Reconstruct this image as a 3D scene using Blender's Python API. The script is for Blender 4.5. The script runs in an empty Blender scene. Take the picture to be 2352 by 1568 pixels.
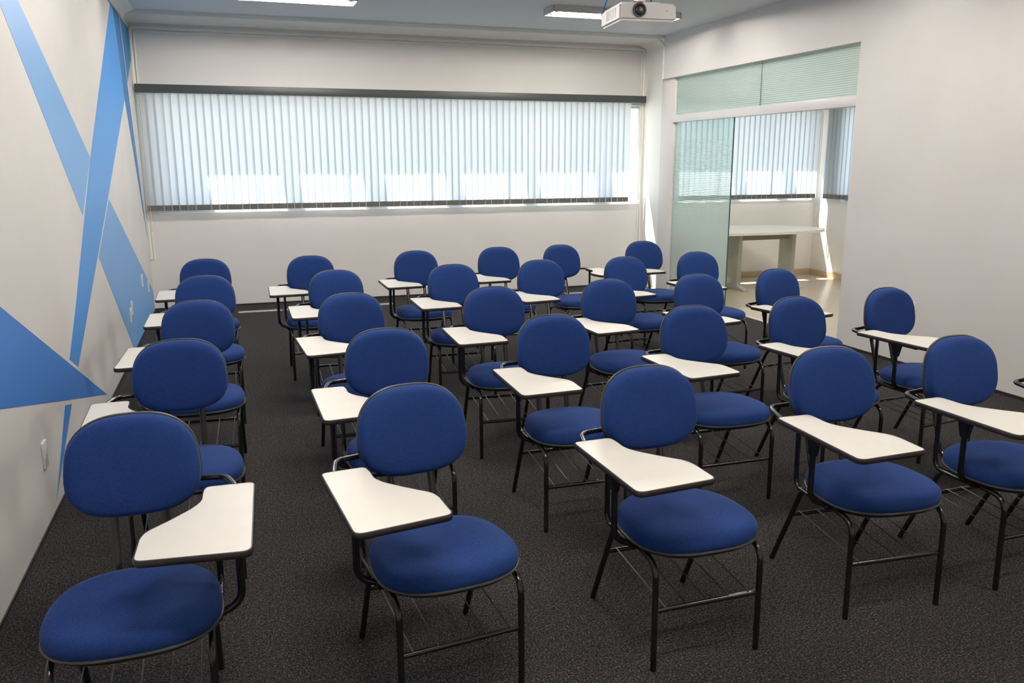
import bpy, bmesh, math, random
from mathutils import Vector, Matrix
random.seed(7)
C = bpy.context.scene.collection
sc = bpy.context.scene
PI = math.pi

# ------------------------------------------------------------------ materials
def mat(name, col, rough=0.5, metal=0.0, spec=0.5, sheen=0.0, coat=0.0):
    m = bpy.data.materials.new(name); m.use_nodes = True
    b = m.node_tree.nodes['Principled BSDF']
    b.inputs['Base Color'].default_value = (*col, 1)
    b.inputs['Roughness'].default_value = rough
    b.inputs['Metallic'].default_value = metal
    b.inputs['Specular IOR Level'].default_value = spec
    if sheen:
        b.inputs['Sheen Weight'].default_value = sheen
        b.inputs['Sheen Roughness'].default_value = 0.4
        b.inputs['Sheen Tint'].default_value = (0.45, 0.62, 1.0, 1)
    if coat: b.inputs['Coat Weight'].default_value = coat
    return m
def nodes(m): return m.node_tree.nodes, m.node_tree.links, m.node_tree.nodes['Principled BSDF']
def add_noise(m, scale, c0, c1, p0=0.35, p1=0.65, bump=0.0, detail=3.0, dist=0.002, stretch=None, coord='Object'):
    n, l, b = nodes(m)
    tc = n.new('ShaderNodeTexCoord'); ns = n.new('ShaderNodeTexNoise'); cr = n.new('ShaderNodeValToRGB')
    ns.inputs['Scale'].default_value = scale; ns.inputs['Detail'].default_value = detail
    if stretch:
        mp = n.new('ShaderNodeMapping'); mp.inputs['Scale'].default_value = stretch
        l.new(tc.outputs[coord], mp.inputs['Vector']); l.new(mp.outputs['Vector'], ns.inputs['Vector'])
    else:
        l.new(tc.outputs[coord], ns.inputs['Vector'])
    cr.color_ramp.elements[0].position = p0; cr.color_ramp.elements[0].color = (*c0, 1)
    cr.color_ramp.elements[1].position = p1; cr.color_ramp.elements[1].color = (*c1, 1)
    l.new(ns.outputs['Fac'], cr.inputs['Fac']); l.new(cr.outputs['Color'], b.inputs['Base Color'])
    if bump:
        bp = n.new('ShaderNodeBump'); bp.inputs['Strength'].default_value = bump; bp.inputs['Distance'].default_value = dist
        l.new(ns.outputs['Fac'], bp.inputs['Height']); l.new(bp.outputs['Normal'], b.inputs['Normal'])
    return m

M = {}
M['wall'] = add_noise(mat('wall_paint', (.74, .715, .69), .6, spec=.3), 1.6, (.73, .70, .675), (.765, .74, .72), .3, .7, detail=2)
M['ceil'] = mat('ceiling_paint', (.70, .72, .735), .8, spec=.2)
M['plaster'] = mat('plaster_moulding', (.84, .83, .775), .45)
M['lightblue'] = mat('light_blue_paint', (.19, .42, .80), .5)
M['midblue'] = mat('sky_blue_paint', (.082, .335, .80), .5)
M['darkblue'] = mat('dark_blue_paint', (.045, .19, .48), .5)
M['teal'] = mat('teal_blue_paint', (.028, .24, .52), .5)
M['royal'] = mat('royal_blue_paint', (.07, .235, .68), .5)
M['royal2'] = mat('mid_royal_blue_paint', (.075, .27, .70), .5)

# carpet : speckled needle felt
def carpet():
    m = mat('charcoal_carpet', (.03, .03, .03), .95, spec=.1)
    n, l, b = nodes(m)
    tc = n.new('ShaderNodeTexCoord')
    a = n.new('ShaderNodeTexNoise'); a.inputs['Scale'].default_value = 150; a.inputs['Detail'].default_value = 3.5; a.inputs['Roughness'].default_value = .8
    r = n.new('ShaderNodeValToRGB'); r.color_ramp.elements[0].position = .38; r.color_ramp.elements[0].color = (.0065, .0065, .007, 1)
    r.color_ramp.elements[1].position = .76; r.color_ramp.elements[1].color = (.40, .385, .38, 1)
    e = r.color_ramp.elements.new(.51); e.color = (.029, .028, .0285, 1)
    e = r.color_ramp.elements.new(.62); e.color = (.10, .097, .098, 1)
    w = n.new('ShaderNodeTexNoise'); w.inputs['Scale'].default_value = 55; w.inputs['Detail'].default_value = 2
    r2 = n.new('ShaderNodeValToRGB'); r2.color_ramp.elements[0].position = .35; r2.color_ramp.elements[0].color = (.72, .72, .74, 1)
    r2.color_ramp.elements[1].position = .68; r2.color_ramp.elements[1].color = (1.22, 1.14, 1.12, 1)
    mx = n.new('ShaderNodeMixRGB'); mx.blend_type = 'MULTIPLY'; mx.inputs['Fac'].default_value = 1
    l.new(tc.outputs['Object'], a.inputs['Vector']); l.new(tc.outputs['Object'], w.inputs['Vector'])
    l.new(a.outputs['Fac'], r.inputs['Fac']); l.new(w.outputs['Fac'], r2.inputs['Fac'])
    l.new(r.outputs['Color'], mx.inputs['Color1']); l.new(r2.outputs['Color'], mx.inputs['Color2'])
    l.new(mx.outputs['Color'], b.inputs['Base Color'])
    bp = n.new('ShaderNodeBump'); bp.inputs['Strength'].default_value = .5; bp.inputs['Distance'].default_value = .004
    l.new(a.outputs['Fac'], bp.inputs['Height']); l.new(bp.outputs['Normal'], b.inputs['Normal'])
    return m
M['carpet'] = carpet()

# beige floor tiles of the side room
def tiles():
    m = mat('beige_tile', (.55, .47, .36), .18)
    n, l, b = nodes(m)
    tc = n.new('ShaderNodeTexCoord'); br = n.new('ShaderNodeTexBrick'); br.offset = 0
    br.inputs['Color1'].default_value = (.60, .52, .41, 1); br.inputs['Color2'].default_value = (.57, .49, .385, 1)
    br.inputs['Mortar'].default_value = (.46, .39, .30, 1); br.inputs['Scale'].default_value = 1
    br.inputs['Mortar Size'].default_value = .003; br.inputs['Brick Width'].default_value = .45; br.inputs['Row Height'].default_value = .45
    l.new(tc.outputs['Object'], br.inputs['Vector']); l.new(br.outputs['Color'], b.inputs['Base Color'])
    return m
M['tile'] = tiles()
M['skirting'] = mat('tan_skirting_tile', (.50, .38, .27), .3)

# woven blue upholstery
def fabric():
    m = mat('blue_fabric', (.02, .06, .24), .85, spec=.15, sheen=.12)
    n, l, b = nodes(m)
    tc = n.new('ShaderNodeTexCoord')
    ck = n.new('ShaderNodeTexNoise'); ck.inputs['Scale'].default_value = 520; ck.inputs['Detail'].default_value = 2
    mp = n.new('ShaderNodeMapping'); mp.inputs['Scale'].default_value = (1, .45, 1)
    r = n.new('ShaderNodeValToRGB'); r.color_ramp.elements[0].position = .3; r.color_ramp.elements[0].color = (.0080, .0235, .102, 1)
    r.color_ramp.elements[1].position = .7; r.color_ramp.elements[1].color = (.0185, .057, .228, 1)
    l.new(tc.outputs['Object'], mp.inputs['Vector']); l.new(mp.outputs['Vector'], ck.inputs['Vector']); l.new(ck.outputs['Fac'], r.inputs['Fac'])
    l.new(r.outputs['Color'], b.inputs['Base Color'])
    bp = n.new('ShaderNodeBump'); bp.inputs['Strength'].default_value = .35; bp.inputs['Distance'].default_value = .0012
    l.new(ck.outputs['Fac'], bp.inputs['Height']); l.new(bp.outputs['Normal'], b.inputs['Normal'])
    return m
M['fabric'] = fabric()
M['piping'] = mat('grey_piping', (.05, .05, .048), .4)
M['shell'] = mat('black_plastic_shell', (.015, .015, .015), .45)
M['tube'] = add_noise(mat('black_enamel_tube', (.008, .008, .009), .2, spec=.7), 60, (.007, .007, .008), (.012, .012, .012))
M['wire'] = mat('dark_steel_wire', (.10, .095, .09), .3, metal=.6)
M['laminate'] = add_noise(mat('white_laminate', (.81, .775, .71), .38, spec=.4), 9, (.80, .765, .70), (.82, .785, .725))
M['edge'] = mat('dark_edge_band', (.022, .018, .018), .45)
M['steel'] = mat('steel_screw', (.5, .5, .5), .3, metal=1)
M['headrail'] = mat('grey_headrail', (.055, .062, .064), .4)
M['hem'] = mat('hem_weight', (.13, .125, .112), .6)
M['cord'] = mat('pale_cord', (.62, .60, .54), .6)
M['alu'] = mat('white_aluminium', (.72, .70, .70), .35, spec=.5)
M['frame'] = mat('window_frame', (.55, .56, .57), .4)
M['plate'] = mat('white_plastic', (.82, .80, .78), .35)
M['module'] = mat('socket_module', (.68, .66, .65), .4)
M['slot'] = mat('dark_slot', (.03, .03, .03), .6)
M['projector'] = add_noise(mat('projector_plastic', (.76, .73, .72), .35), 20, (.75, .72, .71), (.78, .75, .735))
M['lens'] = mat('lens_glass', (.012, .012, .016), .3, spec=.5)
M['lensring'] = mat('lens_ring', (.012, .012, .012), .35)
M['bluecable'] = mat('blue_cable', (.03, .12, .45), .5)
M['red'] = mat('red_plastic', (.25, .01, .01), .4)
M['greyprint'] = mat('grey_print', (.42, .40, .39), .5)
M['glassedge'] = mat('green_glass_edge', (.05, .12, .11), .2)
M['sun_mask'] = mat('terracotta_sun_mask', (.72, .43, .25), .7)  # added sun blocker, toned to bounce peach light onto the blind tops
M['tabletop'] = mat('ivory_tabletop', (.74, .73, .65), .25)
M['tableleg'] = add_noise(mat('grey_metal_leg', (.36, .36, .33), .4), 12, (.46, .46, .425), (.49, .49, .45))
M['tablebeam'] = mat('taupe_beam', (.28, .25, .21), .5)
M['housing'] = mat('lamp_housing', (.62, .60, .57), .45)

def blind_mat():
    m = bpy.data.materials.new('blind_fabric'); m.use_nodes = True
    n, l = m.node_tree.nodes, m.node_tree.links; n.clear()
    out = n.new('ShaderNodeOutputMaterial'); d = n.new('ShaderNodeBsdfDiffuse'); t = n.new('ShaderNodeBsdfTranslucent'); mx = n.new('ShaderNodeMixShader')
    tc = n.new('ShaderNodeTexCoord'); ns = n.new('ShaderNodeTexNoise'); ns.inputs['Scale'].default_value = 180
    r = n.new('ShaderNodeValToRGB')
    r.color_ramp.elements[0].color = (.50, .53, .54, 1); r.color_ramp.elements[1].color = (.62, .65, .66, 1)
    l.new(tc.outputs['Object'], ns.inputs['Vector']); l.new(ns.outputs['Fac'], r.inputs['Fac'])
    l.new(r.outputs['Color'], d.inputs['Color']); t.inputs['Color'].default_value = (.645, .69, .745, 1)
    mx.inputs['Fac'].default_value = .55
    l.new(d.outputs[0], mx.inputs[1]); l.new(t.outputs[0], mx.inputs[2]); l.new(mx.outputs[0], out.inputs['Surface'])
    return m
M['blind'] = blind_mat()

def fresnel(n, l, ior):
    f = n.new('ShaderNodeFresnel'); g = n.new('ShaderNodeNewGeometry'); mr = n.new('ShaderNodeMapRange')
    mr.inputs['To Min'].default_value = ior; mr.inputs['To Max'].default_value = 1/ior
    l.new(g.outputs['Backfacing'], mr.inputs['Value']); l.new(mr.outputs[0], f.inputs['IOR'])
    return f
def clear_glass(name, col):
    m = bpy.data.materials.new(name); m.use_nodes = True
    n, l = m.node_tree.nodes, m.node_tree.links; n.clear()
    out = n.new('ShaderNodeOutputMaterial'); t = n.new('ShaderNodeBsdfTransparent'); g = n.new('ShaderNodeBsdfGlossy'); mx = n.new('ShaderNodeMixShader'); f = fresnel(n, l, 1.45)
    t.inputs['Color'].default_value = (*col, 1); g.inputs['Roughness'].default_value = .02
    l.new(f.outputs[0], mx.inputs['Fac']); l.new(t.outputs[0], mx.inputs[1]); l.new(g.outputs[0], mx.inputs[2]); l.new(mx.outputs[0], out.inputs['Surface'])
    return m
M['glass'] = clear_glass('window_glass', (.93, .96, .95))
def film_glass(name, transom):
    # green toned glass with a film of fine frosted horizontal lines, solid near the floor
    m = bpy.data.materials.new(name); m.use_nodes = True
    n, l = m.node_tree.nodes, m.node_tree.links; n.clear()
    out = n.new('ShaderNodeOutputMaterial')
    ge = n.new('ShaderNodeNewGeometry'); sx = n.new('ShaderNodeSeparateXYZ')
    mul = n.new('ShaderNodeMath'); mul.operation = 'MULTIPLY'; mul.inputs[1].default_value = 1/.019
    fr = n.new('ShaderNodeMath'); fr.operation = 'FRACT'
    lt = n.new('ShaderNodeMath'); lt.operation = 'LESS_THAN'
    duty = n.new('ShaderNodeValToRGB'); duty.color_ramp.interpolation = 'LINEAR'
    els = duty.color_ramp.elements
    if transom:
        els[0].color = (.45, .45, .45, 1); els[1].color = (.45, .45, .45, 1)
    else:
        els[0].position = .84/3; els[0].color = (1, 1, 1, 1); els[1].position = 1.80/3; els[1].color = (0, 0, 0, 1)
        e = els.new(.85/3); e.color = (.85, .85, .85, 1); e = els.new(1.78/3); e.color = (.25, .25, .25, 1)
    dv = n.new('ShaderNodeMath'); dv.operation = 'MULTIPLY'; dv.inputs[1].default_value = 1/3
    l.new(ge.outputs['Position'], sx.inputs[0]); l.new(sx.outputs['Z'], mul.inputs[0]); l.new(mul.outputs[0], fr.inputs[0])
    l.new(sx.outputs['Z'], dv.inputs[0]); l.new(dv.outputs[0], duty.inputs['Fac'])
    l.new(fr.outputs[0], lt.inputs[0]); l.new(duty.outputs['Color'], lt.inputs[1])
    t = n.new('ShaderNodeBsdfTransparent'); t.inputs['Color'].default_value = (.85, .94, .925, 1)
    g = n.new('ShaderNodeBsdfGlossy'); g.inputs['Roughness'].default_value = .03
    f = fresnel(n, l, 1.5)
    d = n.new('ShaderNodeBsdfDiffuse'); d.inputs['Color'].default_value = (.73, .81, .775, 1)
    tl = n.new('ShaderNodeBsdfTranslucent'); tl.inputs['Color'].default_value = (.74, .85, .825, 1)
    fm = n.new('ShaderNodeMixShader'); fm.inputs['Fac'].default_value = .5
    l.new(d.outputs[0], fm.inputs[1]); l.new(tl.outputs[0], fm.inputs[2])
    fm2 = n.new('ShaderNodeMixShader'); fm2.inputs['Fac'].default_value = .85 if transom else .7
    l.new(t.outputs[0], fm2.inputs[1]); l.new(fm.outputs[0], fm2.inputs[2])
    hz = n.new('ShaderNodeMixShader'); hz.inputs['Fac'].default_value = .5 if transom else .12
    l.new(t.outputs[0], hz.inputs[1]); l.new(fm.outputs[0], hz.inputs[2])
    st = n.new('ShaderNodeMixShader'); l.new(lt.outputs[0], st.inputs['Fac']); l.new(hz.outputs[0], st.inputs[1]); l.new(fm2.outputs[0], st.inputs[2])
    fin = n.new('ShaderNodeMixShader'); l.new(f.outputs[0], fin.inputs['Fac']); l.new(st.outputs[0], fin.inputs[1]); l.new(g.outputs[0], fin.inputs[2])
    l.new(fin.outputs[0], out.inputs['Surface'])
    return m
M['film'] = film_glass('frosted_door_glass', False); M['film2'] = film_glass('striped_transom_glass', True)
def emit(name, col, s):
    m = bpy.data.materials.new(name); m.use_nodes = True
    n, l = m.node_tree.nodes, m.node_tree.links; n.clear()
    out = n.new('ShaderNodeOutputMaterial'); e = n.new('ShaderNodeEmission')
    e.inputs['Color'].default_value = (*col, 1); e.inputs['Strength'].default_value = s
    l.new(e.outputs[0], out.inputs['Surface']); return m
M['tube_light'] = emit('fluorescent_tube', (1.0, .935, .85), 198)

# ------------------------------------------------------------------ helpers
def link(name, bm, m, parent=None, smooth=False, loc=None):
    me = bpy.data.meshes.new(name); bmesh.ops.recalc_face_normals(bm, faces=bm.faces[:]); bm.to_mesh(me); bm.free()
    for x in (m if isinstance(m, (list, tuple)) else [m]): me.materials.append(x)
    if smooth:
        for p in me.polygons: p.use_smooth = True
        try: me.set_sharp_from_angle(angle=math.radians(40))
        except Exception: pass
    o = bpy.data.objects.new(name, me); C.objects.link(o)
    if parent is not None: o.parent = parent
    if loc is not None: o.location = loc
    return o
def tag(o, label=None, cat=None, group=None, kind=None):
    if label: o['label'] = label
    if cat: o['category'] = cat
    if group: o['group'] = group
    if kind: o['kind'] = kind
    return o
def empty(name, loc, rz=0):
    o = bpy.data.objects.new(name, None); C.objects.link(o); o.location = loc; o.rotation_euler = (0, 0, rz)
    o.empty_display_size = .1
    return o
def box(bm, x0, x1, y0, y1, z0, z1, bev=0, mi=0, seg=2):
    r = bmesh.ops.create_cube(bm, size=1)
    for v in r['verts']:
        v.co = Vector((x0 + (v.co.x+.5)*(x1-x0), y0 + (v.co.y+.5)*(y1-y0), z0 + (v.co.z+.5)*(z1-z0)))
    fs = set(f for v in r['verts'] for f in v.link_faces)
    for f in fs: f.material_index = mi
    if bev:
        es = list(set(e for v in r['verts'] for e in v.link_edges))
        rr = bmesh.ops.bevel(bm, geom=es, offset=bev, segments=seg, affect='EDGES', profile=.5)
        for f in rr['faces']: f.material_index = mi
    return bm
def BM(): return bmesh.new()
def boxo(name, m, *a, parent=None, bev=0, loc=None):
    return link(name, box(BM(), *a, bev=bev), m, parent, smooth=bool(bev), loc=loc)
def fillet(pts, rad, n=5):
    pts = [Vector(p) for p in pts]; out = [pts[0]]
    for i in range(1, len(pts)-1):
        a, b, c = pts[i-1], pts[i], pts[i+1]
        d0 = (a-b); d1 = (c-b); r = min(rad, d0.length*.49, d1.length*.49)
        p0 = b + d0.normalized()*r; p1 = b + d1.normalized()*r
        for k in range(n+1):
            t = k/n; out.append((1-t)**2*p0 + 2*t*(1-t)*b + t*t*p1)
    out.append(pts[-1]); return out
def tube(bm, pts, r, n=10, cap=True, closed=False, flat=None):
    pts = [Vector(p) for p in pts]; rings = []
    N = len(pts)
    ref = None
    for i, p in enumerate(pts):
        if closed: t = (pts[(i+1) % N]-pts[i-1]).normalized()
        else: t = (pts[min(i+1, N-1)]-pts[max(i-1, 0)]).normalized()
        if ref is None:
            ref = Vector((0, 0, 1)) if abs(t.z) < .9 else Vector((1, 0, 0))
        u = (ref - t*ref.dot(t)).normalized(); v = t.cross(u); ref = u
        rr = r[i] if isinstance(r, (list, tuple)) else r
        rings.append([bm.verts.new(p + (u*math.cos(2*PI*k/n)*(flat or 1) + v*math.sin(2*PI*k/n))*rr) for k in range(n)])
    for i in range(N if closed else N-1):
        a, b = rings[i], rings[(i+1) % N]
        for k in range(n): bm.faces.new((a[k], a[(k+1) % n], b[(k+1) % n], b[k]))
    if cap and not closed:
        bm.faces.new(rings[0]); bm.faces.new(rings[-1][::-1])
    return bm
def cyl(bm, c, axis, r, h, n=16):
    c = Vector(c); a = Vector(axis).normalized()
    return tube(bm, [c, c+a*h], r, n)
def prism(bm, poly, fn0, fn1, mi0=0, mi1=0, mis=0):
    a = [bm.verts.new(fn0(p)) for p in poly]; b = [bm.verts.new(fn1(p)) for p in poly]
    f = bm.faces.new(a); f.material_index = mi0
    f = bm.faces.new(b[::-1]); f.material_index = mi1
    for i in range(len(poly)):
        j = (i+1) % len(poly); f = bm.faces.new((a[i], b[i], b[j], a[j])); f.material_index = mis
    return bm
def sweep(bm, prof, path_frames):
    rings = [[bm.verts.new(fr(p)) for p in prof] for fr in path_frames]
    n = len(prof)
    for a, b in zip(rings, rings[1:]):
        for k in range(n): bm.faces.new((a[k], a[(k+1) % n], b[(k+1) % n], b[k]))
    bm.faces.new(rings[0]); bm.faces.new(rings[-1][::-1])
    return bm

# ------------------------------------------------------------------ room numbers (metres)
XL, XR, YB, ZC = -.855, 4.90, 9.60, 2.98          # striped wall, plain right wall, window wall, ceiling
YF = -1.7                                          # wall behind the camera
GX = 4.985                                          # glass partition plane
YP0, YP1 = 5.72, 8.77                              # opening between right wall end and the pillar
SX, SYF = 7.66, 3.6                                # side room: far side wall, near wall
S = lambda o, label, cat='wall': tag(o, label, cat, kind='structure')

S(boxo('floor', M['carpet'], XL-.15, XR+.04, YF-.15, YB+.15, -.12, 0), 'charcoal speckled carpet of the classroom', 'floor')
S(boxo('floor.001', M['tile'], XR+.04, SX+.15, SYF-.1, YB+.15, -.12, .001), 'glossy beige tiled floor of the side room behind the glass', 'floor')
S(boxo('ceiling', M['ceil'], XL-.15, SX+.15, YF-.15, YB+.15, ZC, ZC+.12), 'flat pale grey ceiling', 'ceiling')

# left wall with painted mural of blue bands
bm = BM(); box(bm, XL-.15, XL, YF-.15, YB+.15, -.1, ZC+.05)
MUR = [
 ([(3.02, 2.89), (4.16, 2.21), (5.62, 1.25), (6.16, 1.60), (4.53, 2.29), (3.11, 2.89)], 1),
 ([(8.21, 2.895), (8.34, 2.895), (8.61, 2.13), (6.81, 1.31), (4.92, .47), (4.71, .56), (5.06, .79), (6.19, 1.61)], 2),
 ([(8.37, 2.895), (8.84, 2.895), (8.985, 2.29), (9.48, .80), (8.625, 2.13)], 3),
 ([(8.90, 2.895), (9.585, 2.895), (9.585, 2.60), (9.03, 2.32)], 4),
 ([(6.85, 1.30), (9.54, .23), (9.59, .01), (7.47, .005), (6.065, .95)], 1),
 ([(1.5, 1.81), (3.54, 1.03), (5.78, .08), (3.35, .68), (1.5, 1.14)], 5),
 ([(4.46, .38), (4.63, .34), (4.04, .05)], 6)]
for poly, mi in MUR:
    prism(bm, poly, lambda p: Vector((XL+.0012, p[0], p[1])), lambda p: Vector((XL-.001, p[0], p[1])), mi, mi, mi)
S(link('wall_left', bm, [M['wall'], M['lightblue'], M['midblue'], M['darkblue'], M['teal'], M['royal'], M['royal2']]),
  'white left wall painted with crossing blue diagonal bands')

# window wall: sill, head and piers around the openings
ZS, ZH = 1.035, 2.24
OPEN = [(-.72, 5.0)]
OPEN2 = [(5.15, 7.61)]
def wall_x(name, x0, x1, y0, y1, opens, m):
    bm = BM(); box(bm, x0, x1, y0, y1, -.1, ZS); box(bm, x0, x1, y0, y1, ZH, ZC+.05)
    xs = [x0] + [v for o in opens for v in o] + [x1]
    for i in range(0, len(xs), 2): box(bm, xs[i], xs[i+1], y0, y1, ZS, ZH)
    return link(name, bm, m)
S(wall_x('wall_back', XL-.15, XR+.12, YB, YB+.16, OPEN, M['wall']), 'white window wall below and above the long blind')
S(wall_x('wall_back.001', XR+.12, SX+.15, YB, YB+.16, OPEN2, M['wall']), 'white end wall of the side room below its blind')
# right wall, lintel beam, pillar
S(boxo('wall_right', M['wall'], XR, XR+.15, YF-.15, YP0, -.1, ZC+.05), 'plain white right wall ending beside the glass opening')
S(boxo('wall_right.001', M['wall'], XR, XR+.15, YP0, 8.97, 2.50, ZC+.05), 'white beam above the glass partition', 'beam')
S(boxo('wall_right.002', M['wall'], XR+.045, XR+.15, YP1, 9.07, -.1, 2.505, bev=.006), 'narrow white pillar between blind and glass partition', 'pillar')
S(boxo('wall_front', M['wall'], XL-.15, XR+.15, YF-.15, YF, -.1, ZC+.05), 'white wall at the teaching end')
bm = BM(); box(bm, SX, SX+.15, SYF-.1, 7.1, -.1, ZC+.05); box(bm, SX, SX+.15, 9.08, YB+.15, -.1, ZC+.05)
box(bm, SX, SX+.15, 7.1, 9.08, -.1, ZS); box(bm, SX, SX+.15, 7.1, 9.08, ZH, ZC+.05)
S(link('wall_right.003', bm, M['wall']), 'white side wall of the room behind the glass')
S(boxo('wall_front.001', M['wall'], XR+.15, SX+.15, SYF-.1, SYF, -.1, ZC+.05), 'white near wall of the room behind the glass')

# window surround: soffit and right jamb in one plaster piece with a rounded corner
JX, JZ, JY = 4.985, 2.95, 8.96
def arc(cx, cz, r, a0, a1, n=8):
    return [(cx + r*math.cos(a0+(a1-a0)*k/n), cz + r*math.sin(a0+(a1-a0)*k/n)) for k in range(n+1)]
prof = [(XL, ZC), (XL, JZ)] + arc(JX-.11, JZ-.11, .11, PI/2, 0) + [(JX, 0), (XR+.14, 0), (XR+.14, ZC)]
bm = BM(); prism(bm, prof, lambda p: Vector((p[0], JY, p[1])), lambda p: Vector((p[0], YB, p[1])))
S(link('trim_1', bm, M['plaster'], smooth=True), 'white plaster soffit and jamb around the window wall', 'trim')
# rounded bead on the front edge of that surround
path = [(XL, JZ)] + arc(XR-.125, JZ-.12, .12, PI/2, 0) + [(XR-.005, 2.5)]
bm = BM(); tube(bm, [Vector((p[0], JY+.006, p[1])) for p in path], .012, 8)
S(link('trim_2', bm, M['plaster'], smooth=True), 'thin rounded bead along the soffit edge', 'trim')
# cream double bead where surround meets the wall, left side, top, right side
bm = BM()
for off, r, zo in ((.012, .017, .045), (.045, .010, .080)):
    path = [(XL+off, 1.0), (XL+off, JZ-off)]; path = [(XL+off, .55)] + arc(XL+off+.04, JZ-zo-.04, .04, PI, PI/2) + arc(JX-off-.05, JZ-zo-.05, .05, PI/2, 0) + [(JX-off, .02)]
    tube(bm, [Vector((p[0], YB-.004, p[1])) for p in path], r, 8)
S(link('trim_3', bm, M['plaster'], smooth=True), 'cream double moulding framing the window wall', 'trim')
# cove cornice along the striped wall
prof = [(0, 0), (.008, -.085), (.018, -.085), (.024, -.07), (.045, -.045), (.075, -.026), (.10, -.02), (.11, -.012), (.12, 0)]
bm = BM(); sweep(bm, prof, [lambda p, y=y: Vector((XL+p[0], y, ZC+p[1])) for y in (YF, JY)])
S(link('trim_4', bm, M['plaster'], smooth=True), 'plaster cove cornice along the striped wall', 'trim')
S(boxo('baseboard_right', M['edge'], XR-.008, XR, YF, YP0, 0, .022), 'thin dark carpet edge strip along the right wall', 'baseboard')
S(boxo('baseboard_back', M['edge'], XL, JX, YB-.008, YB, 0, .018), 'thin dark carpet edge strip along the window wall', 'baseboard')
S(boxo('baseboard_left', M['edge'], XL, XL+.006, YF, YB, 0, .012), 'thin dark carpet edge strip along the striped wall', 'baseboard')
S(boxo('baseboard_back.001', M['skirting'], XR+.15, SX, YB-.012, YB, 0, .085), 'tan tile skirting on the end wall of the side room', 'baseboard')
S(boxo('baseboard_right.001', M['skirting'], SX-.012, SX, SYF, YB-.012, 0, .085), 'tan tile skirting on the side wall of the room behind the glass', 'baseboard')
S(boxo('trim_5', M['alu'], XR+.03, XR+.055, YP0, YP1, 0, .006), 'metal threshold between carpet and tile', 'trim')

# windows behind the blinds
def window(name, opens, label, axis='x'):
    e = empty(name, ((opens[0][0] if axis == 'x' else SX+.1), (YB+.1 if axis == 'x' else opens[0][0]), ZS)); S(e, label, 'window')
    off = e.location
    for a, b in opens:
        f = BM(); g = BM(); t = .03
        def bx(bmx, u0, u1, z0, z1, d0, d1):
            if axis == 'x': box(bmx, u0-off.x, u1-off.x, YB+d0-off.y, YB+d1-off.y, z0-ZS, z1-ZS)
            else: box(bmx, SX+d0-off.x, SX+d1-off.x, u0-off.y, u1-off.y, z0-ZS, z1-ZS)
        bx(f, a, b, ZS, ZS+t, .09, .13); bx(f, a, b, ZH-t, ZH, .09, .13); bx(f, a, a+t, ZS+t, ZH-t, .09, .13); bx(f, b-t, b, ZS+t, ZH-t, .09, .13)
        k = max(1, round((b-a)/.93))
        for j in range(1, k): bx(f, a+(b-a)*j/k-.014, a+(b-a)*j/k+.014, ZS+t, ZH-t, .095, .125)
        fr = link('window_frame', f, M['frame'], e)
        bx(g, a+t, b-t, ZS+t, ZH-t, .108, .112); link('pane', g, M['glass'], fr)
    return e
window('window_1', OPEN, 'row of aluminium windows behind the long classroom blind')
window('window_2', OPEN2, 'row of aluminium windows behind the side room blind')
window('window_3', [(7.1, 8.07), (8.11, 9.08)], 'windows in the side wall of the room behind the glass', 'y')

# canopy outside over the windows: unseen slab and beams added to cut the sun into patches
bm = BM(); zc0, zc1 = 2.60, 2.68
box(bm, XL-.6, SX+.6, YB+.16, 9.955, zc0, zc1); box(bm, XL-.6, SX+.6, 10.34, 10.46, zc0, zc1)
gaps = [(-.21, .57), (.755, 1.46), (1.69, 2.42), (2.60, 3.40), (3.555, 4.31), (4.535, 5.25), (5.45, 6.29), (6.47, 7.06), (7.24, 7.75)]
shift = .16*(zc0-1.25)
xs = [XL-.6] + [v-shift for g_ in gaps for v in g_] + [SX+.6]
for i in range(0, len(xs), 2): box(bm, xs[i], xs[i+1], 9.955, 10.34, zc0, zc1)
S(link('sun_mask_slab', bm, M['sun_mask']), 'added unseen slatted canopy outside above the windows, behind the blinds', 'sun_mask')

# glass partition
e = S(empty('window_4', (GX, (YP0+YP1)/2, 2.09)), 'striped frosted green transom glass above the white header', 'window')
ym = 7.15
link('glass_joint', box(BM(), -.0055, .0055, ym-.004-e.location.y, ym+.004-e.location.y, -.02, .415), M['glassedge'], e)
link('pane', box(BM(), -.005, .005, YP0-e.location.y, ym-.002-e.location.y, -.02, .415), M['film2'], e)
link('pane', box(BM(), -.005, .005, ym+.002-e.location.y, YP1-e.location.y, -.02, .415), M['film2'], e)
S(boxo('trim_6', M['alu'], GX-.05, GX+.035, YP0, YP1+.02, 2.0, 2.085, bev=.004), 'white aluminium header track of the sliding glass door', 'trim')
e = S(empty('door_1', (GX-.01, 8.17, .01)), 'frosted green sliding glass door panel beside the pillar', 'door')
link('pane', box(BM(), -.005, .005, -.60, .60, 0, 1.995), M['film'], e)
link('glass_edge', box(BM(), -.0065, .0065, -.603, -.5985, 0, 1.995), M['glassedge'], e)
link('door_edge_rail', box(BM(), -.008, .008, -.60, .60, 0, .03), M['alu'], e)

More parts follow.
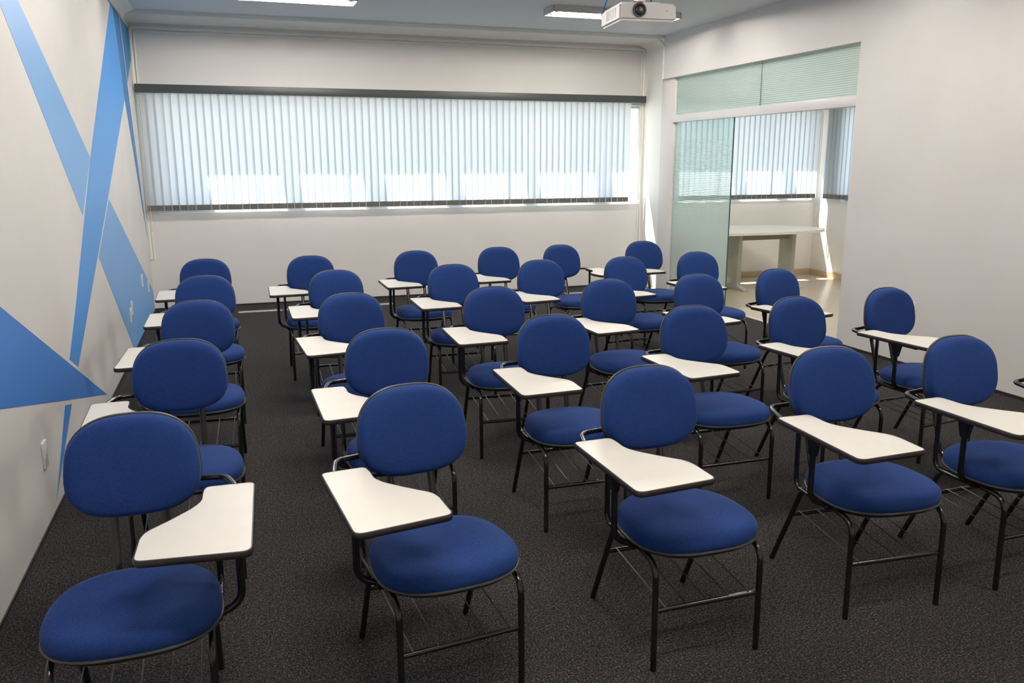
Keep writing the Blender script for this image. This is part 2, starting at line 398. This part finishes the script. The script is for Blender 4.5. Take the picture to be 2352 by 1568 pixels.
# ------------------------------------------------------------------ vertical blinds
def make_blind(name, length, first, label, group=None, skew=-5, gap=None):
    e = empty(name, (0, 0, 0)); tag(e, label, 'blind', group)
    zt, zb, pitch = 2.265, 1.065, .0785
    hb = BM(); box(hb, -.01, length + (gap or .02), -.035, .03, zt, zt+.082, bev=.004)
    link('headrail', hb, M['headrail'], e, smooth=True)
    # one vane, origin at its hook
    def vane():
        bm = BM(); w = .050; n = 6; a = math.radians(skew)
        rows = []
        for z in (0, zb+.035-zt, zb-zt):
            row = []
            for k in range(n+1):
                s = -1 + 2*k/n; x = s*w; y = .002*(1-s*s)
                row.append(bm.verts.new((x*math.cos(a)-y*math.sin(a), x*math.sin(a)+y*math.cos(a), z)))
            rows.append(row)
        for r0, r1 in zip(rows, rows[1:]):
            for k in range(n): bm.faces.new((r0[k], r0[k+1], r1[k+1], r1[k]))
        o = link('vane', bm, M['blind'], e, smooth=True)
        b2 = BM(); box(b2, -.041, .041, -.0015, .0015, 0, .058); bmesh.ops.rotate(b2, verts=b2.verts[:], cent=(0, 0, 0), matrix=Matrix.Rotation(a, 3, 'Z'))
        h = link('hem_weight', b2, M['hem'], o, loc=(-.001, -.003, zb-zt+.001))
        return o, h
    v, h = vane(); n = int((length-.04)/pitch)
    for i in range(n):
        if i == 0: o = v
        else:
            o = v.copy(); C.objects.link(o); o.parent = e
            hh = h.copy(); C.objects.link(hh); hh.parent = o
        o.location = (.045+i*pitch, 0, zt)
        o.rotation_euler = (random.uniform(-.004, .004), random.uniform(-.002, .002), math.radians(random.uniform(-1.2, 1.0)))
        if i in first: o.rotation_euler.z += math.radians(first[i])
    return e
b = make_blind('vertical_blind', 5.62, {3: -20, 66: -14, 67: -26, 68: -12}, 'long pale vertical blind with dark headrail across the classroom windows', gap=.16)
b.location = (-.83, YB-.10, 0)
tb = BM(); tube(tb, [(.012, -.01, 2.27), (.012, -.012, 1.6), (.018, -.012, .86), (.03, -.012, .85), (.032, -.012, 2.27)], .0022, 6); link('control_cord', tb, M['cord'], b)
tb = BM(); tube(tb, fillet([(5.55, 0, 1.07), (5.60, -.01, 1.06), (5.66, 0, 1.10), (5.62, .01, 1.13), (5.58, 0, 1.10), (5.66, -.01, 1.065), (5.68, 0, 1.085)], .02, 4), .003, 6); link('bead_chain', tb, M['cord'], b)
b = make_blind('vertical_blind', 2.62, {30: -12}, 'pale vertical blind above the table in the side room')
b.location = (5.06, YB-.10, 0)
tb = BM(); tube(tb, [(2.50, -.045, 2.2), (2.51, -.045, .82), (2.525, -.045, .81), (2.53, -.045, 2.2)], .003, 6); link('control_cord', tb, M['cord'], b)
b = make_blind('vertical_blind', 2.35, {0: 0}, 'pale vertical blind on the side wall of the side room, right of the corner')
b.location = (SX-.06, YB-.24, 0); b.rotation_euler = (0, 0, -PI/2)

# ------------------------------------------------------------------ tablet-arm chair
def sel(t, n): 
    c, s = math.cos(t), math.sin(t)
    return math.copysign(abs(c)**(2/n), c), math.copysign(abs(s)**(2/n), s)
def cushion(bm, outline, rings, center):
    # outline(s) -> list of (u,v); rings = [(scale, height)], apply center function (u,v,h)->Vector
    N = 56; L = []
    for s, h in rings:
        L.append([bm.verts.new(center(u*s, v*s, h)) for u, v in outline])
    N = len(outline)
    for a, b in zip(L, L[1:]):
        for k in range(N): bm.faces.new((a[k], a[(k+1) % N], b[(k+1) % N], b[k]))
    bm.faces.new(L[-1])
    bm.faces.new(L[0][::-1])
    return bm
ZB, WB, HB, TILT = .717, .177, .141, .146
ZSEAT, WS, Y0, Y1 = .391, .214, -.089, -.489
def out_back():
    o = []
    for k in range(64):
        a, b_ = sel(2*PI*k/64, 2.75); o.append((a*WB*(1-.055*b_ - .02*b_*b_), b_*HB))
    return o
def out_seat():
    o = []
    for k in range(64):
        a, b_ = sel(2*PI*k/64, 2.7); o.append((a*WS*(1+.05*b_-.03*b_*b_), -b_*(Y0-Y1)/2))   # b_>0 is the front
    return o
def back_pt(u, v, h):
    # h: towards the sitter (-y); slight wrap
    y = -h - .10*(u/WB)**2*.14
    return Vector((u, y*math.cos(TILT)+v*math.sin(TILT), ZB + v*math.cos(TILT) + y*math.sin(TILT)*-1*-.3))
def seat_pt(u, v, h): return Vector((u, (Y0+Y1)/2+v, ZSEAT+h))
ZT = .654
TAB = [(-.325, -.116), (-.3185, -.572), (-.050, -.549), (-.050, -.420), (-.060, -.383), (-.113, -.325), (-.163, -.262), (-.184, -.218), (-.183, -.160), (-.188, -.113)]
def tab_outline(m):
    rad = {0: .022, 1: .03, 2: .024, 3: .02, 4: .02, 5: .03, 6: .03, 7: .03, 8: .03, 9: .025}
    n = len(TAB); out = []
    for i in range(n):
        a, b_, c_ = (Vector((*TAB[(i+d) % n], 0)) for d in (-1, 0, 1))
        d0, d1 = a-b_, c_-b_; r = min(rad[i], d0.length*.45, d1.length*.45)
        p0 = b_+d0.normalized()*r; p1 = b_+d1.normalized()*r
        for k in range(6):
            t = k/5; q = (1-t)**2*p0+2*t*(1-t)*b_+t*t*p1; out.append((-q.x*m, q.y))
    return out
PIV = (-.2576, -.322)
TR = .0098
def make_chair(name, m):
    root = empty(name, (0, 0, 0))
    # seat
    st = link('seat', cushion(BM(), out_seat(), [(.985, -.004), (1.0, .004), (1.012, .014), (1.008, .027), (.985, .039), (.94, .048), (.86, .054), (.72, .058), (.5, .060), (.25, .061)], seat_pt), M['fabric'], root, True)
    link('piping', tube(BM(), [seat_pt(u*1.004, v*1.004, -.001) for u, v in out_seat()], .0044, 8, closed=True), M['piping'], st, True)
    link('seat_shell', cushion(BM(), out_seat(), [(.80, -.028), (.93, -.020), (.985, -.010), (.995, -.003)], seat_pt), M['shell'], st, True)
    # backrest
    bk = link('backrest', cushion(BM(), out_back(), [(.985, -.002), (1.0, .004), (1.012, .014), (1.006, .027), (.98, .040), (.93, .049), (.84, .054), (.68, .057), (.45, .058), (.2, .058)], back_pt), M['fabric'], root, True)
    link('piping', tube(BM(), [back_pt(u*1.004, v*1.004, -.002) for u, v in out_back()], .0042, 8, closed=True), M['piping'], bk, True)
    link('back_shell', cushion(BM(), out_back(), [(.55, -.026), (.80, -.022), (.94, -.014), (.99, -.004)], back_pt), M['shell'], bk, True)
    # back posts: flat oval tubes from seat to backrest
    for s in (-1, 1):
        pts = fillet([(s*.07, -.30, .366), (s*.07, -.045, .366), (s*.07, .030, .60), (s*.07, .036, .74)], .05, 6)
        link('back_post', tube(BM(), pts, .0125, 10, flat=.62), M['tube'], root, True)
    # legs and side rails
    for s in (-1, 1):
        fl = fillet([(s*.187, -.456, 0), (s*.187, -.452, .358), (s*.187, -.33, .366)], .06, 7)
        link('leg', tube(BM(), fl, TR, 12), M['tube'], root, True)
        rl = fillet([(s*.186, .013, 0), (s*.186, -.160, .366), (s*.187, -.25, .366)], .05, 7)
        link('leg', tube(BM(), rl, TR, 12), M['tube'], root, True)
        link('side_rail', tube(BM(), [(s*.187, -.33, .366), (s*.187, -.25, .366)], TR, 12), M['tube'], root, True)
    # cross rails under the seat, book rack
    for yy in (-.36, -.20):
        link('seat_rail', tube(BM(), [(-.187, yy, .366), (.187, yy, .366)], .008, 8), M['tube'], root, True)
    fbz, fby, rbz = .200, -.452, .235; rby = .013-.173*rbz/.366
    bar = tube(BM(), [(-.187, fby+.004, fbz), (.187, fby+.004, fbz)], .0088, 10)
    link('front_crossbar', bar, M['tube'], root, True)
    link('rear_crossbar', tube(BM(), [(-.186, rby, rbz), (.186, rby, rbz)], .0078, 10), M['tube'], root, True)
    for k in range(5):
        x = -.15+.075*k
        link('rack_wire', tube(BM(), [(x, rby+.006, rbz+.008), (x, fby-.002, fbz+.009)], .002, 6), M['wire'], root, True)
    # arm: loop tube from the backrest forward under the tablet
    a = fillet([(m*.08, .030, .640), (m*.246, .004, .640), (m*.264, -.055, .640), (m*.290, -.17, .637), (m*.290, -.46, .632)], .05, 7)
    link('arm_tube', tube(BM(), a, .0092, 10), M['tube'], root, True)
    # bent support: rear upright, rail beside the seat, and the front upright with its plate
    a = fillet([(m*.212, -.145, .640), (m*.212, -.148, .375), (m*.205, -.34, .366)], .04, 6)
    link('support_tube', tube(BM(), a, .0092, 10), M['tube'], root, True)
    a = fillet([(m*.268, -.318, .645), (m*.268, -.318, .395), (m*.19, -.325, .366)], .05, 7)
    up = link('tablet_post', tube(BM(), a, .0105, 10), M['tube'], root, True)
    b2 = BM(); prism(b2, [(-.034, .638), (-.014, .56), (.014, .56), (.034, .638)], lambda p: Vector((m*.268+.008, -.318+p[0], p[1])), lambda p: Vector((m*.268-.008, -.318+p[0], p[1])))
    link('tablet_bracket', b2, M['tube'], up)
    # writing tablet
    out = [(x+m*PIV[0], y-PIV[1]) for x, y in tab_outline(m)]
    bm = BM(); z1 = ZT; z0 = ZT-.0165
    cxy = (0, 0)
    prism(bm, [(x*.992, y*.995) for x, y in out], lambda p: Vector((p[0], p[1], z1)), lambda p: Vector((p[0], p[1], z0-.0005)))
    tb = link('writing_tablet', bm, M['laminate'], root, loc=(-m*PIV[0], PIV[1], 0))
    # edge band: rounded dark strip around the rim
    bm = BM(); N = len(out)
    prof = [(-.003, .0006), (0, .0000), (.0022, -.004), (.0022, -.0125), (0, -.0175), (-.003, -.018)]
    rings = []
    for i, (x, y) in enumerate(out):
        p = Vector((x, y, 0)); q = (Vector((*out[(i+1) % N], 0))-Vector((*out[i-1], 0)))
        if q.length < 1e-7: q = Vector((0, 1, 0))
        nrm = Vector((q.y, -q.x, 0)).normalized()
        if m > 0: nrm = -nrm
        rings.append((p, nrm))
    # outward check
    sgn = 1 if rings[0][1].dot(rings[0][0]) > 0 else -1
    R = [[bm.verts.new(p + nr*sgn*a + Vector((0, 0, ZT+b_))) for a, b_ in prof] for p, nr in rings]
    for i in range(N):
        r0, r1 = R[i], R[(i+1) % N]
        for k in range(len(prof)-1): bm.faces.new((r0[k], r0[k+1], r1[k+1], r1[k]))
    link('edge_band', bm, M['edge'], tb, True)
    return root
def copy_tree(o, parent=None):
    c = o.copy(); C.objects.link(c); c.parent = parent
    for ch in list(o.children): copy_tree(ch, c)
    return c

POSE = {"A1": [-0.3165, 2.4839, 0.0116, -0.0079, 0.0105, -0.0396], "B1": [0.5032, 2.5336, 0.1005, -0.001, -0.0055, -0.0324], "C1": [1.3424, 2.501, -0.0032, 0.0017, 0.0068, 0.0016], "D1": [2.1504, 2.5369, -0.0738, 0.0055, -0.0447, 0.0097], "E1": [2.7799, 2.5347, 0.005, -0.0055, -0.0053, 0.0058], "A2": [-0.2426, 3.5311, 0.0122, 0.0017, -0.0, 0.0], "A3": [-0.2042, 4.5417, -0.0404, -0.0069, 0.0017, -0.0081], "A4": [-0.1926, 5.5541, -0.0105, 0.0001, 0.0034, -0.0004], "A5": [-0.2143, 6.5444, 0.0053, 0.0006, 0.0032, 0.0002], "B2": [0.5941, 3.4742, -0.0192, -0.0062, -0.0139, 0.0182], "B3": [0.5844, 4.5174, 0.0436, 0.0085, 0.0234, -0.0077], "B4": [0.6302, 5.5544, -0.0173, -0.0001, -0.0102, -0.0043], "B5": [0.5511, 6.4935, -0.0107, -0.0045, -0.0023, -0.0302], "C2": [1.3883, 3.5306, -0.0232, -0.0079, -0.0022, -0.0193], "C3": [1.3957, 4.4798, -0.0498, 0.0025, 0.0295, -0.0083], "C4": [1.4453, 5.5868, -0.0533, -0.0001, 0.0008, 0.0175], "C5": [1.3915, 6.5681, -0.0135, -0.0036, 0.0024, -0.004], "D2": [2.1365, 3.533, -0.0171, -0.0024, 0.0134, 0.0149], "D3": [2.1428, 4.5294, 0.0075, -0.001, 0.0168, 0.0063], "D4": [2.1154, 5.6278, -0.0029, 0.0043, 0.0138, 0.0084], "D5": [2.1099, 6.6195, -0.0257, 0.0021, 0.0054, 0.0051], "E2": [2.7898, 3.5895, 0.095, -0.0015, 0.0157, -0.0014], "E3": [2.7807, 4.5537, 0.074, 0.0016, 0.0222, 0.0139], "E4": [2.786, 5.6036, 0.0736, 0.0041, 0.0101, 0.0097], "E5": [2.6747, 6.6198, 0.1824, 0.0, 0.0, 0.0], "F1": [3.350, 2.530, 0.03, 0, 0, 0], "F2": [3.4829, 3.6853, 0.1073, -0.0059, 0.0144, 0.0027], "F3": [3.4025, 4.5978, 0.1543, -0.0047, -0.0023, -0.0062], "F4": [3.4743, 5.7133, 0.0074, -0.0089, 0.0026, 0.0108], "F5": [3.4966, 6.668, -0.0126, 0.0004, 0.0031, 0.0021]}
ROW = ['front row', 'second row', 'middle row', 'fourth row', 'back row']
COLN = {'A': 'beside the striped wall', 'B': 'second chair from the striped wall', 'C': 'third chair from the striped wall',
        'D': 'fourth chair from the striped wall', 'E': 'fifth chair from the striped wall', 'F': 'last chair from the striped wall'}
LAB = {'A1': 'blue chair with its white tablet on the right, nearest the striped wall in front row',
       'E5': 'blue chair with tablet turned to the right, in the back row',
       'F1': 'chair cut off at the right edge, only its black arm loop showing',
       'F2': 'blue chair nearest the plain right wall, hiding part of its socket',
       'F4': 'blue chair in fourth row, outermost column, directly before the frosted glass door panel',
       'F5': 'rearmost blue chair standing before the narrow pillar beside the glass door',
       'F3': 'blue chair in front of the open glass partition and tiled floor, middle row'}
proto = {-1: make_chair('tablet_arm_chair', -1), 1: make_chair('tablet_arm_chair', 1)}
used = {-1: False, 1: False}
for k, (x, y, r, dx, dy, dr) in POSE.items():
    m = 1 if k in ('A1', 'E5') else -1
    o = proto[m] if not used[m] else copy_tree(proto[m]); used[m] = True
    o.location = (x, y, 0); o.rotation_euler = (0, 0, r)
    row = ROW[int(k[1])-1]
    lab = LAB.get(k, 'blue tablet-arm chair in the %s, %s' % (row, COLN[k[0]]))
    tag(o, lab, 'chair', 'blue tablet-arm chairs in rows')
    for ch in o.children:
        if ch.name.startswith('writing_tablet'):
            ch.location = (m*.2576+dx, -.322+dy, 0); ch.rotation_euler = (0, 0, dr)

# ------------------------------------------------------------------ wall sockets
def socket(loc, facing, label, group=None, w=.075, h=.118):
    e = empty('wall_socket', loc, 0 if facing > 0 else PI); tag(e, label, 'socket', group)
    link('cover_plate', box(BM(), 0, .009, -w/2, w/2, -h/2, h/2, bev=.003), M['plate'], e, True)
    ins = link('socket_insert', box(BM(), .008, .0115, -.02, .02, -.03, .03, bev=.002), M['module'], e, True)
    b2 = BM()
    for yy in (-.008, .008): cyl(b2, (.0105, yy, -.004), (1, 0, 0), .0026, .0012, 8)
    link('socket_holes', b2, M['slot'], ins)
    return e
socket((XL, 3.912, .312), 1, 'white wall socket low on the striped wall, under the blue triangle')
g = 'pair of sockets on the light blue band'
socket((XL, 7.40, .325), 1, 'nearer plate of the socket pair low on the light blue band', g)
socket((XL, 7.53, .365), 1, 'farther plate of the socket pair low on the light blue band', g)
socket((XL, 8.53, .465), 1, 'upper small wall plate near the far end of the light blue band')
socket((XL, 9.08, .335), 1, 'wall plate nearest the room corner on the light blue band')
socket((XR, 4.95, .455), -1, 'white socket on the plain right wall behind a chair back', w=.12, h=.10)

# ------------------------------------------------------------------ ceiling lamps
def lamp(x, y, label, group):
    e = empty('fluorescent_light', (x, y, ZC)); tag(e, label, 'light', group)
    bm = BM(); L = .67
    prof = [(-.128, 0), (-.128, -.056), (-.124, -.056), (-.122, -.022), (.122, -.022), (.124, -.056), (.128, -.056), (.128, 0)]
    for d in (-1, 1): box(bm, d*L-.004, d*L+.004, -.128, .128, -.056, 0)
    sweep(bm, prof, [lambda p, xx=xx: Vector((xx, p[0], p[1])) for xx in (-L, L)])
    link('housing', bm, M['housing'], e)
    for s in (-1, 1):
        link('lamp_tube', tube(BM(), [(-.60, s*.070, -.040), (.60, s*.070, -.040)], .0105, 10), M['tube_light'], e, True)
        for d in (-1, 1):
            link('lamp_holder', box(BM(), d*.615-.012, d*.615+.012, s*.070-.012, s*.070+.012, -.052, -.021, bev=.003), M['plate'], e, True)
    return e
g = 'fluorescent battens on the classroom ceiling'
lamp(3.64, 7.70, 'twin-tube fluorescent batten on the ceiling behind the projector', g)
lamp(.50, 7.75, 'twin-tube fluorescent batten at the top left edge of the view', g)
for x in (.50, 3.45):
    for y in (4.4, 1.2):
        lamp(x, y, 'twin-tube fluorescent batten on the ceiling over the chairs, out of view', g)
lamp(6.35, 6.6, 'added unseen twin-tube batten on the ceiling, lighting the side room', None)  # unseen fixture added to brighten the side room

# ------------------------------------------------------------------ projector
e = empty('projector', (2.157, 4.13, 2.285), -.1095); tag(e, 'white ceiling projector hanging below the ceiling, round black lens facing the room', 'projector')
W, Dp, H = .32, .325, .092
bm = BM(); prism(bm, [(-W/2, .0), (W/2, .0), (W/2-.004, Dp), (-W/2+.004, Dp)], lambda p: Vector((p[0], p[1], 0)), lambda p: Vector((p[0]*.985, p[1]*.98+.002, H)))
bmesh.ops.bevel(bm, geom=bm.edges[:], offset=.012, segments=4, affect='EDGES')
body = link('body', bm, M['projector'], e, True)
ln = link('lens_ring', tube(BM(), [(-.052, .012, .052), (-.052, -.010, .052)], .0365, 28), M['lensring'], e, True)
bm = BM(); tube(bm, [(-.052, -.0095, .052), (-.052, -.0115, .052), (-.052, -.014, .052)], [.030, .028, .012], 24)
link('lens', bm, M['lens'], ln, True)
link('badge', box(BM(), .095, .112, -.0012, .002, .05, .054), M['greyprint'], body)
link('status_button', tube(BM(), [(-.075, .0015, .078), (-.075, -.001, .078)], .006, 12), M['greyprint'], body, True)
b2 = BM()
for k in range(9): box(b2, -W/2-.0005, -W/2+.003, .07+k*.018, .08+k*.018, .025, .072)
link('side_vent', b2, M['plate'], body)
b2 = BM(); box(b2, -.09, .09, .06, .22, H-.002, H+.012, bev=.003); box(b2, -.02, .02, .10, .18, H+.01, H+.05, bev=.003)
link('mount_plate', b2, M['projector'], e, True)
link('mount_pole', tube(BM(), [(0, .14, H+.04), (0, .14, ZC-2.285)], .018, 16), M['projector'], e, True)
link('ceiling_flange', tube(BM(), [(0, .14, ZC-2.285-.012), (0, .14, ZC-2.285)], .06, 20), M['projector'], e, True)
link('red_connector', box(BM(), -.065, -.005, .06, .10, H-.002, H+.014, bev=.003), M['red'], e, True)
link('focus_lever', box(BM(), .02, .05, .03, .06, H-.002, H+.008, bev=.003), M['projector'], e, True)
link('signal_cable', tube(BM(), fillet([(-.10, Dp-.01, .05), (-.14, Dp+.05, .07), (-.15, .22, .16), (-.06, .16, .32), (-.02, .15, .50)], .06, 6), .004, 8), M['bluecable'], e, True)
link('power_cable', tube(BM(), fillet([(.10, Dp-.01, .05), (.13, Dp+.04, .08), (.10, .20, .17), (.04, .15, .32), (.02, .15, .50)], .06, 6), .0045, 8), M['lensring'], e, True)

# ------------------------------------------------------------------ table in the side room
e = empty('meeting_table', (6.2, 8.83, 0)); tag(e, 'ivory curved table with grey panel legs in the side room', 'table')
near = [(-1.15, -.50), (-.55, -.58), (0, -.60), (.40, -.55), (.68, -.42), (.80, -.24)]
far = [(.77, -.06), (.60, .22), (.25, .42), (-.3, .50), (-1.15, .50)]
poly = [Vector((x, y, 0)) for x, y in near+far]
poly2 = []
pts = near+far
def cr(p0, p1, p2, p3, t):
    return tuple(.5*((2*p1[i])+(-p0[i]+p2[i])*t+(2*p0[i]-5*p1[i]+4*p2[i]-p3[i])*t*t+(-p0[i]+3*p1[i]-3*p2[i]+p3[i])*t**3) for i in (0, 1))
for i in range(len(pts)-1):
    p0 = pts[max(i-1, 0)]; p3 = pts[min(i+2, len(pts)-1)]
    for k in range(6): poly2.append(cr(p0, pts[i], pts[i+1], p3, k/6))
poly2.append(pts[-1])
bm = BM(); prism(bm, poly2, lambda p: Vector((p[0], p[1], .742)), lambda p: Vector((p[0], p[1], .712)))
bmesh.ops.bevel(bm, geom=[x for x in bm.edges if abs(x.verts[0].co.z-x.verts[1].co.z) < 1e-4], offset=.008, segments=3, affect='EDGES')
top = link('tabletop', bm, M['tabletop'], e, True)
b2 = BM()
for x in (-.32, -.22, .10): cyl(b2, (x, -.20, .712), (0, 0, -1), .026, .03, 16)
link('cable_grommet', b2, M['plate'], top, True)
for x in (-.30, .48):
    lg = link('leg', box(BM(), x-.03, x+.03, -.13, .13, .03, .712, bev=.006), M['tableleg'], e, True)
    bm = BM(); prism(bm, [(-.30, 0), (-.30, .012), (-.16, .045), (.20, .045), (.30, .012), (.30, 0)], lambda p: Vector((x-.035, p[0], p[1])), lambda p: Vector((x+.035, p[0], p[1])))
    link('foot', bm, M['tableleg'], lg)
link('beam', box(BM(), -.30, .48, -.06, -.03, .60, .70), M['tablebeam'], e)

# ------------------------------------------------------------------ light from outside
w = bpy.data.worlds.new('sky'); sc.world = w; w.use_nodes = True
n, l = w.node_tree.nodes, w.node_tree.links
bg = n['Background']
tc = n.new('ShaderNodeTexCoord'); sx = n.new('ShaderNodeSeparateXYZ'); r = n.new('ShaderNodeValToRGB')
l.new(tc.outputs['Generated'], sx.inputs[0]); l.new(sx.outputs['Z'], r.inputs['Fac'])
r.color_ramp.elements[0].position = 0; r.color_ramp.elements[0].color = (.95, .93, .88, 1)
r.color_ramp.elements[1].position = .6; r.color_ramp.elements[1].color = (.50, .68, .97, 1)
el = r.color_ramp.elements.new(.05); el.color = (.90, .95, 1.0, 1)
l.new(r.outputs['Color'], bg.inputs['Color']); bg.inputs['Strength'].default_value = 3.05
sd = bpy.data.lights.new('sun', 'SUN'); sd.energy = 38; sd.angle = .009; sd.color = (1, .96, .88)
so = bpy.data.objects.new('sun', sd); C.objects.link(so)
so.rotation_euler = Vector((.16, -.385, -1)).to_track_quat('-Z', 'Y').to_euler()
so.location = (0, 14, 8)

# ------------------------------------------------------------------ camera
cam = bpy.data.cameras.new('camera'); co = bpy.data.objects.new('camera', cam); C.objects.link(co); sc.camera = co
f, Hc, pit, yaw, rol = 1891.383, 1.5616, math.radians(12.3063), math.radians(18.6324), math.radians(-.1816)
cam.sensor_width = 36; cam.lens = f*36/2352; cam.clip_start = .02
fwd = Vector((math.sin(yaw)*math.cos(pit), math.cos(yaw)*math.cos(pit), -math.sin(pit)))
right = Vector((math.cos(yaw), -math.sin(yaw), 0)); up = right.cross(fwd)
rt = right*math.cos(rol) + up*math.sin(rol); u2 = up*math.cos(rol) - right*math.sin(rol)
co.matrix_world = Matrix(((rt.x, u2.x, -fwd.x, 0), (rt.y, u2.y, -fwd.y, 0), (rt.z, u2.z, -fwd.z, Hc), (0, 0, 0, 1)))

sc.view_settings.view_transform = 'Standard'; sc.view_settings.look = 'None'
sc.view_settings.gamma = 1; sc.view_settings.use_curve_mapping = False
sc.view_settings.exposure = 0
sc.cycles.use_denoising = True
sc.cycles.max_bounces = 10; sc.cycles.diffuse_bounces = 6; sc.cycles.transparent_max_bounces = 12
sc.cycles.sample_clamp_indirect = 6
